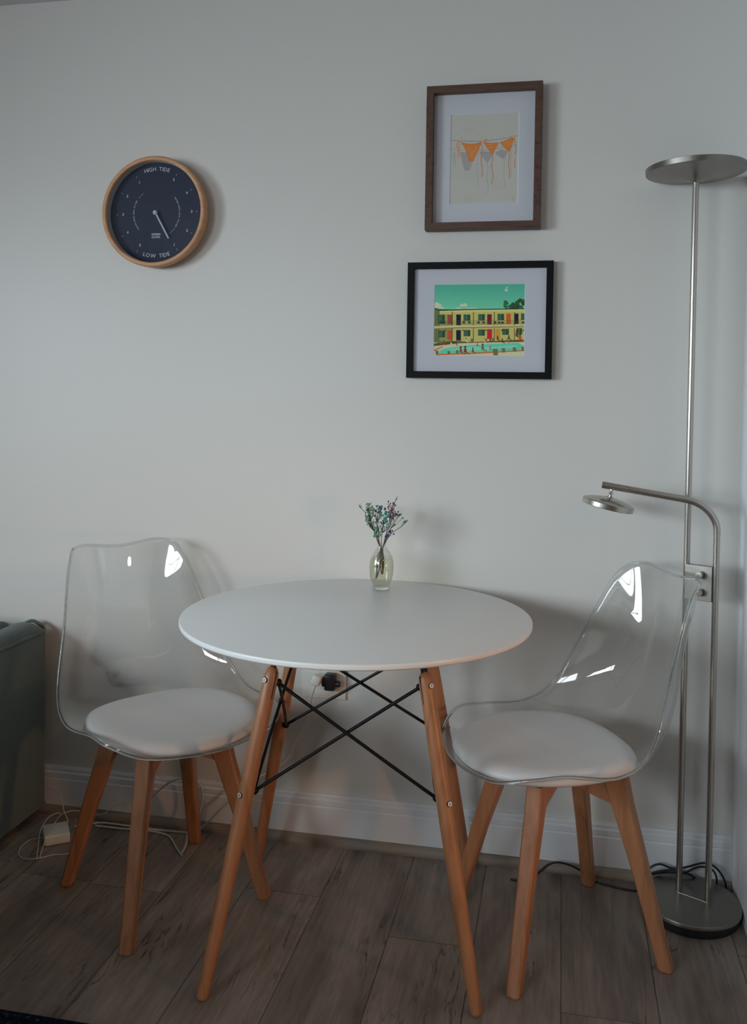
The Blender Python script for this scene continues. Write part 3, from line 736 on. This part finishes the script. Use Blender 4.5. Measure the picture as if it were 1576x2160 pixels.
for x0, y0, x1, y1, c in ((470, 603, 515, 692, (134, 62, 44)), (555, 600, 600, 702, nv), (850, 597, 893, 694, (104, 24, 38)), (1030, 590, 1073, 688, (184, 82, 38)), (1107, 590, 1145, 688, nv), (470, 750, 515, 840, (164, 68, 44)), (555, 748, 600, 850, nv), (850, 738, 897, 832, (172, 28, 46)), (928, 737, 972, 832, (188, 136, 50))):
    A.rect(x0, y0, x1, y1, c)
for x in (517, 720, 918, 1107):
    A.rect(x-3, 575, x+3, 702, (40, 40, 30)); A.rect(x-3, 730, x+3, 856, (40, 40, 30))
for x in (617, 838, 1015, 452, 836, 988, 1190): A.rect(x-4, 742, x+6, 756, (60, 50, 36))
for y in (656, 672, 688): A.stroke([(395, y+8), (1208, y-6)], 2.2, (58, 62, 48))
for i in range(66): A.stroke([(400+i*12.3, 662-i*.2), (400+i*12.3, 704-i*.2)], 1.1, (70, 74, 55))
for x in (405, 440, 628, 680, 768, 815, 925, 962, 995, 1190): A.poly([(x-14, 700), (x-10, 664), (x+10, 664), (x+14, 700), (x+8, 684), (x-8, 684)], (42, 56, 46))
A.poly([(335, 868), (1210, 838), (1210, 1000), (330, 1000)], (196, 186, 150))
A.poly([(335, 880), (400, 865), (520, 852), (720, 860), (920, 850), (1210, 835), (1210, 856), (900, 862), (600, 872), (340, 900)], (74, 66, 40))
A.poly([(392, 950), (440, 925), (640, 895), (830, 882), (1140, 866), (1205, 895), (1205, 934), (800, 958), (372, 978)], (86, 168, 140))
A.poly([(470, 935), (700, 905), (900, 905), (1100, 890), (1150, 905), (900, 930), (560, 950)], (122, 186, 156))
A.poly([(372, 975), (800, 955), (1205, 932), (1205, 944), (800, 970), (360, 990)], (176, 88, 48))
for i in range(40): A.stroke([(380+i*20.5, 985-i*1.02), (380+i*20.5, 974-i*1.02)], 3, (206, 160, 116))
A.poly([(340, 938), (400, 912), (425, 902), (430, 908), (405, 920), (342, 950)], (168, 84, 46))
def person(x, y, s, c, c2=(40, 26, 22)):
    A.blob(x, y, 6*s, 7*s, c2, 8); A.poly([(x-8*s, y+8*s), (x+8*s, y+8*s), (x+11*s, y+34*s), (x-9*s, y+34*s)], c); A.stroke([(x+4*s, y+34*s), (x+26*s, y+44*s)], 7*s, c)
sk = (150, 84, 52)
for a in ((437, 852, .9, (150, 50, 44)), (507, 858, .8, (180, 170, 150)), (560, 868, .7, sk), (650, 830, .8, (204, 196, 170)), (757, 874, .7, sk), (808, 884, 1.4, (120, 84, 50)), (600, 910, 1.5, (146, 64, 40)), (642, 908, 1.5, (120, 56, 38)), (715, 920, 1.1, (150, 56, 40)), (840, 832, .8, (140, 70, 46)), (822, 832, .7, (204, 196, 170)), (993, 830, .9, (60, 50, 44)), (1042, 832, .8, sk), (1130, 755, 1.5, (110, 60, 44)), (1160, 790, 1.3, (160, 76, 50)), (880, 905, .7, sk), (880, 832, .7, (60, 40, 40)), (1055, 800, .9, (52, 66, 50)), (950, 808, .9, (70, 60, 44))): person(*a)
for x, y, s in ((485, 948, .8), (565, 940, .8), (928, 925, 1.5), (1005, 918, 1), (1108, 910, 1), (1190, 905, 1), (575, 842, .7), (405, 852, .7), (705, 830, .7), (905, 826, .7), (370, 945, .9)):
    A.poly([(x-18*s, y), (x+14*s, y-2*s), (x+18*s, y+40*s), (x-12*s, y+40*s)], (104, 104, 76))
    for i in (-1, 0, 1): A.stroke([(x+i*8*s, y+2*s), (x+3*s+i*8*s, y+38*s)], 3*s, (66, 64, 50))
A.build('print', pic2, .0125-.0012)

# ------------------------------------------------------------------ tide clock
clock = thing('wall_clock', 'round navy tide clock in a light wood rim hanging on the wall', 'clock', (-1.1437, -.0006, 1.7590)); clock.rotation_euler = (PI/2, 0, 0)
bm = B(); lathe(bm, [(.120, .0005), (.146, .0005), (.1500, .003), (.1548, .020), (.1560, .036), (.1558, .0425), (.1545, .0450), (.1500, .0462), (.1455, .0458), (.1436, .0445), (.1432, .0430), (.1432, .036), (.146, .034), (.146, .004), (.12, .004)], 128)
obj('rim', bm, M['beech_clock'], clock, sharp=50)
bm = B(); lathe(bm, [(.1459, .018), (.1425, .018), (.1425, .0360), (.1459, .0360)], 96); obj('inner_ring', bm, M['liner'], clock)
bm = B(); lathe(bm, [(.1428, .019), (0, .019), (0, .0165), (.1428, .0165)], 96); dial = obj('dial', bm, M['navy'], clock, sharp=40)
bm = B(); lathe(bm, [(.1435, .0372), (0, .0372), (0, .0356), (.1435, .0356)], 96); obj('glass', bm, M['glass_pane'], clock, sharp=40)
RD = .1405
def glyph(ch, size, bold=0.0):
    cu = bpy.data.curves.new('g', 'FONT'); cu.body = ch; cu.size = size; cu.align_x = 'CENTER'; cu.align_y = 'CENTER'; cu.extrude = .00012; cu.resolution_u = 3; cu.offset = bold
    o = bpy.data.objects.new('g', cu); C.objects.link(o)
    bpy.context.view_layer.update()
    me = bpy.data.meshes.new_from_object(o.evaluated_get(bpy.context.evaluated_depsgraph_get())); wd = max([v.co.x for v in me.vertices], default=0)-min([v.co.x for v in me.vertices], default=0)
    bpy.data.objects.remove(o); bpy.data.curves.remove(cu); return me, wd
def put(bm, me, mtx):
    t = me.copy(); t.transform(mtx); bm.from_mesh(t); bpy.data.meshes.remove(t)
def arc_text(bm, txt, r, mid, size, bold=0.0, inward=False, track=1.16):
    """mid: angle in degrees, clockwise from the top, of the middle of the text"""
    g = [(None, size*.32) if c == ' ' else glyph(c, size) for c in txt]
    tot = sum(w*track+size*.07 for _, w in g); pos = -tot/2
    for (me, w) in g:
        adv = w*track+size*.07; a = (pos+adv/2)/r*(-1 if inward else 1)+math.radians(mid)
        if me:
            x, y = r*math.sin(a), r*math.cos(a); rot = -a+(PI if inward else 0)
            put(bm, me, Matrix.Translation((x, y, .0193)) @ Matrix.Rotation(rot, 4, 'Z'))
        pos += adv
def flat_text(bm, txt, x, y, size, bold=0.0):
    me, w = glyph(txt, size, bold); put(bm, me, Matrix.Translation((x, y, .0193)))
bm = B()
arc_text(bm, 'HIGH TIDE', RD*.885, 0, .0155, .0004); arc_text(bm, 'LOW TIDE', RD*.868, 180, .0155, .0004, inward=True)
arc_text(bm, 'HOURS UNTIL HIGH WATER', RD*.500, -94, .0058, .00005, track=1.22); arc_text(bm, 'HOURS UNTIL LOW WATER', RD*.495, 88, .0058, .00005, track=1.22)
for i, ch in enumerate('12345'):
    a = math.radians(-30*(i+1)-1); flat_text(bm, ch, RD*.735*math.sin(a), RD*.735*math.cos(a), .0105, .0002)
    b_ = math.radians(180-30*(i+1)-1); flat_text(bm, ch, RD*.755*math.sin(b_), RD*.755*math.cos(b_), .0105, .0002)
    for aa in (a, b_):
        tube(bm, [(RD*q*math.sin(aa), RD*q*math.cos(aa), .0191) for q in (.845, .885)], .00042, 6)
for a0, a1, rr in ((-52, -36, .50), (126, 149, .50)):
    tube(bm, [(RD*rr*math.sin(math.radians(a0+(a1-a0)*i/8)), RD*rr*math.cos(math.radians(a0+(a1-a0)*i/8)), .0190) for i in range(9)], .0003, 6)
flat_text(bm, 'OCEAN', -.0015, -.0600, .0078, .0002); flat_text(bm, 'CLOCK', -.0015, -.0680, .0078, .0002)
me = bpy.data.meshes.new('lettering'); bm.to_mesh(me); bm.free(); me.materials.append(M['dial_ink'])
lo = bpy.data.objects.new('lettering', me); C.objects.link(lo); lo.parent = dial; lo['label'] = 'pale printed words, numbers and ticks'
ha = math.radians(180-29); hl = RD*.60; hd = Vector((math.sin(ha), math.cos(ha), 0)); hn = Vector((-hd.y, hd.x, 0))
bm = B(); tube(bm, [hd*-.004+Vector((0, 0, .027)), hd*hl*.96+Vector((0, 0, .027)), hd*hl+Vector((0, 0, .027))], lambda t: .0026, 10); lathe(bm, [(0, .019), (.003, .019), (.003, .025), (.0062, .0252), (.0070, .028), (.0062, .031), (.004, .0332), (0, .034)], 28)
obj('hand', bm, M['hand'], clock)['label'] = 'pale grey single clock hand'

# ------------------------------------------------------------------ vase with dried flowers
VX, VY = -.4545, -.1235
vase = thing('flower_vase', 'small clear glass bottle vase of yellowed water near the wall side of the table', 'vase', (VX, VY, TH))
bm = B()
lathe(bm, [(0, .0005), (.0195, .0), (.0212, .0012), (.0222, .0045), (.0238, .0090), (.0280, .0220), (.0318, .0400), (.0331, .0570), (.0320, .0720), (.0285, .0860), (.0215, .0985), (.0150, .1060), (.0122, .1110), (.0128, .1150), (.0142, .1180), (.0146, .1186),
           (.0134, .1184), (.0120, .1150), (.0112, .1110), (.0140, .1050), (.0203, .0975), (.0272, .0855), (.0306, .0720), (.0317, .0570), (.0304, .0400), (.0266, .0220), (.0222, .0095), (0, .0085)], 64)
obj('glass_body', bm, M['vase_glass'], vase, sharp=180)
bm = B(); lathe(bm, [(0, .0009), (.0190, .0006), (.0205, .0016), (.0214, .0045), (.0216, .0070), (0, .0074)], 48); obj('thick_foot', bm, M['vase_foot'], vase, sharp=60)
bm = B(); lathe(bm, [(0, .0088), (.0219, .0099), (.0263, .0222), (.0301, .0400), (.0314, .0570), (.0303, .0720), (.0270, .0855), (0, .0857)], 64)
obj('water', bm, M['water'], vase, sharp=50)['label'] = 'yellowish water'
K = .000168
def vp(x, y, dy=0): return Vector(((x-757)*K, dy, (1635-y)*K))
rf = random.Random(11)
def ball(bm, c, r, mi):
    q = bmesh.ops.create_icosphere(bm, subdivisions=1, radius=r, matrix=Matrix.Translation(c) @ Matrix.Rotation(rf.random()*6, 4, 'X') @ Matrix.Rotation(rf.random()*6, 4, 'Z'))
    for v in q['verts']: v.co += (v.co-c)*(rf.random()-.5)*.7
    for f in {f for v in q['verts'] for f in v.link_faces}: f.material_index = mi
def sprig(label, foot, main, heads, cols, dy, spray=0):
    """foot: end of the stem in the water; main: crop points from the neck upward; heads: (x, y, radius)"""
    neck = vp(main[0][0], main[0][1], dy*.12)
    t = thing('dried_flower_sprig', label, 'dried flowers', (VX, VY, TH), 0, 'dried flower sprigs in the glass vase')
    bm = B(); P = [vp(*foot, -dy*.25), vp((foot[0]+main[0][0])/2+(rf.random()-.5)*12, (foot[1]+1010)/2, 0), vp(757+(main[0][0]-757)*.3, 1020, dy*.05), neck]
    for i, p in enumerate(main[1:]): P.append(vp(p[0], p[1], dy*(i+1)/max(1, len(main)-1)))
    tube(bm, P, lambda q: .0013-.0007*q, 6, smooth_pts=4)
    tips = []
    for x, y, r in heads:
        tgt = vp(x, y, dy+(rf.random()-.5)*.016)
        best = min(P[3:], key=lambda p: (p-tgt).length+(.5 if p.z > tgt.z-.004 else 0)); 
        mid = best.lerp(tgt, .55)+Vector(((rf.random()-.5)*.003, (rf.random()-.5)*.003, -.0015))
        if (tgt-best).length > .0015: tube(bm, [best, mid, tgt], .00042, 4, smooth_pts=2)
        tips.append((tgt, r))
    obj('stem', bm, M['stem'], t)
    bm = B()
    for c, r in tips:
        mi = rf.randrange(len(cols)); R_ = r*K
        for k in range(max(1, int(r/4))):
            ball(bm, c+Vector(((rf.random()-.5), (rf.random()-.5), (rf.random()-.5)))*R_*1.1, R_*(.62+.4*rf.random()), mi)
    obj('flower_heads', bm, [M['fl_'+c] for c in cols], t, smooth=False)
def cloud(n, x0, x1, y0, y1, r0, r1, seed):
    r = random.Random(seed); return [(x0+(x1-x0)*r.random(), y0+(y1-y0)*r.random(), r0+(r1-r0)*r.random()) for _ in range(n)]
G = sprig
G('sprig of tiny navy buds reaching furthest left from the vase', (672, 1488), [(705, 920), (620, 720), (515, 570), (485, 460), (425, 405), (385, 362)], [(373, 342, 7), (393, 367, 12), (397, 322, 6), (430, 355, 8), (480, 458, 9), (495, 430, 6), (515, 578, 7)], ['blue', 'navyb'], .004)
G('tall pale green sprig on the left of the bunch', (690, 1462), [(700, 915), (640, 740), (575, 590), (545, 430), (562, 320)], cloud(64, 500, 635, 310, 640, 8, 15, 3)+[(560, 318, 14), (580, 288, 5), (597, 295, 5)], ['green', 'green', 'teal'], -.006)
G('drooping pale green sprig low on the left of the bunch', (690, 1240), [(700, 925), (665, 820), (600, 690), (540, 620)], [(465, 585, 10), (490, 598, 9), (515, 610, 8), (565, 680, 13), (553, 662, 6), (615, 798, 12), (560, 620, 12), (585, 640, 12), (640, 610, 12), (610, 570, 11)], ['green'], .010)
G('green and blue sprig left of the middle of the bunch', (760, 1400), [(715, 910), (695, 760), (665, 600), (680, 460), (695, 380)], cloud(40, 620, 750, 345, 620, 8, 15, 9)+[(680, 730, 18), (665, 768, 14), (700, 690, 13), (620, 395, 16), (717, 383, 17), (725, 458, 13), (750, 490, 16), (755, 362, 9)], ['green', 'green', 'blue', 'teal'], .008)
G('pale green cluster at the front foot of the bunch', (675, 1480), [(712, 915), (700, 830), (690, 760)], cloud(22, 635, 745, 670, 810, 9, 16, 21), ['green', 'bright'], -.010)
G('bright green and blue sprig in the middle of the bunch', (775, 1405), [(750, 915), (765, 760), (790, 620), (820, 470)], [(815, 525, 24), (880, 475, 22), (825, 438, 26), (790, 480, 18), (900, 535, 22), (850, 500, 16), (780, 570, 16), (760, 590, 12), (800, 600, 12)]+cloud(26, 745, 850, 520, 700, 6, 14, 5), ['bright', 'blue', 'teal', 'green'], -.012)
G('tallest purple sprig rising on the right of the middle', (785, 1400), [(790, 915), (835, 720), (880, 540), (905, 390), (965, 235), (992, 185)], [(855, 270, 13), (885, 300, 12), (850, 350, 14), (800, 382, 18), (838, 385, 12), (930, 305, 16), (955, 325, 14), (965, 230, 12), (870, 320, 8), (915, 285, 9), (845, 305, 8), (790, 395, 12), (925, 350, 9)], ['purple', 'purple', 'magenta'], .004)
G('dark red sprig right of the middle of the bunch', (765, 1408), [(795, 915), (860, 700), (915, 540), (935, 440)], [(985, 455, 14), (1008, 425, 14), (940, 520, 16), (830, 580, 14), (860, 430, 12)]+cloud(32, 870, 965, 360, 560, 9, 16, 14), ['magenta', 'purple'], -.004)
G('teal headed sprig on the upper right of the bunch', (680, 1470), [(800, 915), (890, 690), (975, 530), (1010, 480)], [(1035, 467, 20), (1005, 495, 16), (970, 480, 20), (1068, 520, 15), (948, 630, 16), (985, 540, 8)], ['teal', 'teal', 'green'], .010)
G('green tipped sprig reaching furthest right from the vase', (780, 1395), [(808, 920), (900, 770), (1060, 650), (1110, 590), (1165, 548)], [(1110, 578, 22), (1132, 560, 14), (1170, 545, 11), (1095, 570, 12)], ['teal', 'green'], -.003)
G('dark navy cluster low on the right of the bunch', (690, 1450), [(800, 920), (850, 820), (900, 730)], [(855, 795, 24), (840, 800, 18), (870, 780, 18), (900, 722, 20), (928, 712, 14), (955, 760, 15), (918, 678, 7), (855, 600, 9), (905, 610, 8)], ['navyb', 'navyb', 'blue'], -.014)

# ------------------------------------------------------------------ wall outlet, plugs and cords
outlet = thing('wall_outlet', 'white double wall outlet plate half hidden behind the table legs', 'outlet', (-.6365, -.0004, .4610)); outlet.rotation_euler = (PI/2, 0, 0)
bm = B(); box(bm, -.0635, .0635, -.0580, .0580, 0, .0062, bev=.0018); obj('cover_plate', bm, M['white_plastic'], outlet, sharp=50)
for x in (-.024, .024):
    for y in (-.02, .02):
        bm = B(); lathe(bm, [(0, .0055), (.0165, .0055), (.017, .0068), (0, .0072)], 32, (x, y, 0)); obj('socket', bm, M['white_plastic'], outlet)
adp = thing('plug_adapter', 'black plug adapter pushed into the wall outlet', 'plug', (-.6130, -.008, .4560))
bm = B(); box(bm, -.016, .015, -.030, 0, -.022, .024, bev=.006); box(bm, -.022, -.008, -.032, -.008, -.010, .016, bev=.004); obj('body', bm, M['black_plastic'], adp, sharp=60)
bm = B(); lathe(bm, [(0, 0), (.009, 0), (.009, .016), (.007, .018), (0, .018)], 20, mtx=Matrix.Translation((.010, -.016, -.004)) @ Matrix.Rotation(PI/2, 4, 'Y')); obj('cap', bm, M['black_plastic'], adp)
def cord(name, label, pts, r, m, cat='cord', sp=8, group=None):
    bm = B(); base = Vector((pts[0][0], pts[0][1], 0)); tube(bm, [Vector(p)-base for p in pts], r, 10, smooth_pts=sp)
    o = obj(name, bm, m, sharp=180); o.location = base; return tag(o, label, cat, group)
PC = [(-0.6485, -0.036, 0.4620), (-0.6510, -0.045, 0.4491), (-0.6582, -0.048, 0.4249), (-0.6712, -0.046, 0.3758), (-0.6894, -0.046, 0.3188), (-0.7173, -0.046, 0.2633), (-0.7495, -0.047, 0.2224), (-0.7877, -0.047, 0.1947), (-0.8299, -0.050, 0.1659), (-0.9109, -0.052, 0.0888), (-0.9507, -0.054, 0.0465), (-0.9974, -0.050, 0.006), (-1.0385, -0.0533, 0.0035), (-1.1097, -0.0554, 0.0035), (-1.1986, -0.0528, 0.0035), (-1.2823, -0.0520, 0.0035), (-1.3150, -0.0800, 0.006), (-1.3330, -0.1080, 0.014)]
pc = cord('mains_cable', 'long white power cord hanging from the wall outlet to the charger on the floor', PC, .0030, M['white_cable'])
bm = B(); ob = pc.location
box(bm, -.013, .013, -.024, .005, -.013, .015, bev=.006, mtx=Matrix.Translation((PC[0][0]-ob.x+.001, PC[0][1]-ob.y+.004, .4640)) @ Matrix.Rotation(.3, 4, 'Y')); obj('plug', bm, M['white_plastic'], pc, sharp=60)
cord('looped_cord', 'white cord standing in a tall loop behind the left chair legs', [(-1.2919, -0.0716, 0.0035), (-1.2036, -0.0715, 0.0035), (-1.1357, -0.066, 0.0035), (-1.0942, -0.070, 0.0035), (-1.0553, -0.0855, 0.0035), (-1.0116, -0.1382, 0.0035), (-0.9800, -0.1740, 0.0035), (-0.9830, -0.168, 0.0060), (-0.9897, -0.1251, 0.0090), (-1.0000, -0.085, 0.0250), (-0.9792, -0.070, 0.0629), (-0.9649, -0.075, 0.1095), (-0.9632, -0.080, 0.1453), (-0.9789, -0.080, 0.1664), (-1.0143, -0.080, 0.1736), (-1.066, -0.075, 0.1503), (-1.1153, -0.070, 0.1053), (-1.1516, -0.060, 0.0563), (-1.1731, -0.060, 0.0197), (-1.19, -.060, .0035)], .0028, M['white_cable'])
ch = thing('power_adapter', 'white rectangular charger brick on the floor beside the sofa', 'charger', (-1.3605, -.1600, 0), math.atan2(.039, .054))
bm = B(); box(bm, -.034, .034, -.040, .040, .0006, .0285, bev=.005); obj('body', bm, M['white_plastic'], ch, sharp=60)
cord('charger_cord', 'thin pale cord arching from the charger brick towards the sofa', [(-1.3450, -0.130, 0.0285), (-1.3440, -0.128, 0.0409), (-1.3663, -0.11, 0.0540), (-1.3844, -0.09, 0.0727), (-1.4162, -0.06, 0.0827), (-1.4600, -0.045, 0.0856)], .0014, M['white_cable'])
cord('charger_cord', 'thin pale cord lying in a wide curl in front of the charger brick', [(-1.3940, -0.1700, 0.0080), (-1.4035, -0.1720, 0.0025), (-1.4247, -0.1878, 0.0020), (-1.4243, -0.2283, 0.0020), (-1.4038, -0.2681, 0.0020), (-1.3703, -0.2807, 0.0020), (-1.3417, -0.2665, 0.0020), (-1.3195, -0.246, 0.0020), (-1.2963, -0.2381, 0.0020), (-1.2700, -0.2256, 0.0020), (-1.2500, -0.235, 0.0020)], .0014, M['white_cable'])
cord('charger_cord', 'thin pale cord looped over the top of the charger brick', [(-1.3429, -0.2668, 0.0020), (-1.3560, -0.235, 0.0080), (-1.3640, -0.1900, 0.0310), (-1.3800, -0.1300, 0.0330), (-1.3976, -0.075, 0.0273), (-1.4080, -0.080, 0.0300), (-1.4150, -0.112, 0.0310), (-1.4020, -0.170, 0.0240), (-1.3780, -0.2200, 0.0050), (-1.3470, -0.2760, 0.0020)], .0014, M['white_cable'])
cord('charger_cord', 'thin pale cord running along the skirting behind the left chair leg', [(-1.4066, -0.07, 0.0172), (-1.3885, -0.06, 0.0271), (-1.3643, -0.05, 0.0293), (-1.3219, -0.045, 0.0245), (-1.2845, -0.045, 0.0243), (-1.2475, -0.045, 0.0518), (-1.215, -0.045, 0.0677), (-1.1914, -0.045, 0.0618), (-1.1824, -0.045, 0.0435), (-1.178, -.046, .0015)], .0014, M['white_cable'])
cord('lamp_cord', 'black lamp cord snaking along the floor behind the right chair', [(-0.1067, -0.0955, 0.003), (-0.0789, -0.0938, 0.003), (-0.053, -0.0737, 0.003), (-0.0354, -0.055, 0.0088), (-0.0126, -0.045, 0.0265), (0.0116, -0.045, 0.0356), (0.0408, -0.045, 0.0328), (0.0701, -0.045, 0.0212), (0.1073, -0.0559, 0.003), (0.1482, -0.0697, 0.003), (0.1887, -0.0787, 0.003), (0.2150, -0.0719, 0.003), (0.2260, -0.052, 0.022), (0.2600, -0.045, 0.0360), (0.3120, -0.0400, 0.0420), (0.3490, -0.0390, 0.0380), (.372, -.0385, .010)], .0026, M['black_cable'])
cord('lamp_cord', 'black cord arching high behind the lamp base, the outer loop', [(0.2180, -0.0450, 0.010), (0.2431, -0.0400, 0.0443), (0.2685, -0.0400, 0.0584), (0.3013, -0.0400, 0.0512), (0.33, -0.0400, 0.0570), (0.3699, -0.0400, 0.0727), (0.3928, -0.0400, 0.0730), (0.414, -0.0400, 0.0575), (0.4290, -0.0420, 0.030), (.4300, -.0430, .003)], .0026, M['black_cable'])
cord('lamp_cord', 'black cord arching behind the lamp base, the inner loop', [(0.2440, -0.0460, 0.0350), (0.2956, -0.0460, 0.0500), (0.3304, -0.0460, 0.0480), (0.3496, -0.0460, 0.0594), (0.37, -0.0460, 0.0670), (0.3922, -0.0460, 0.0640), (0.4051, -0.0460, 0.0491), (0.4080, -0.0470, 0.020), (.4075, -.0480, .003)], .0026, M['black_cable'])
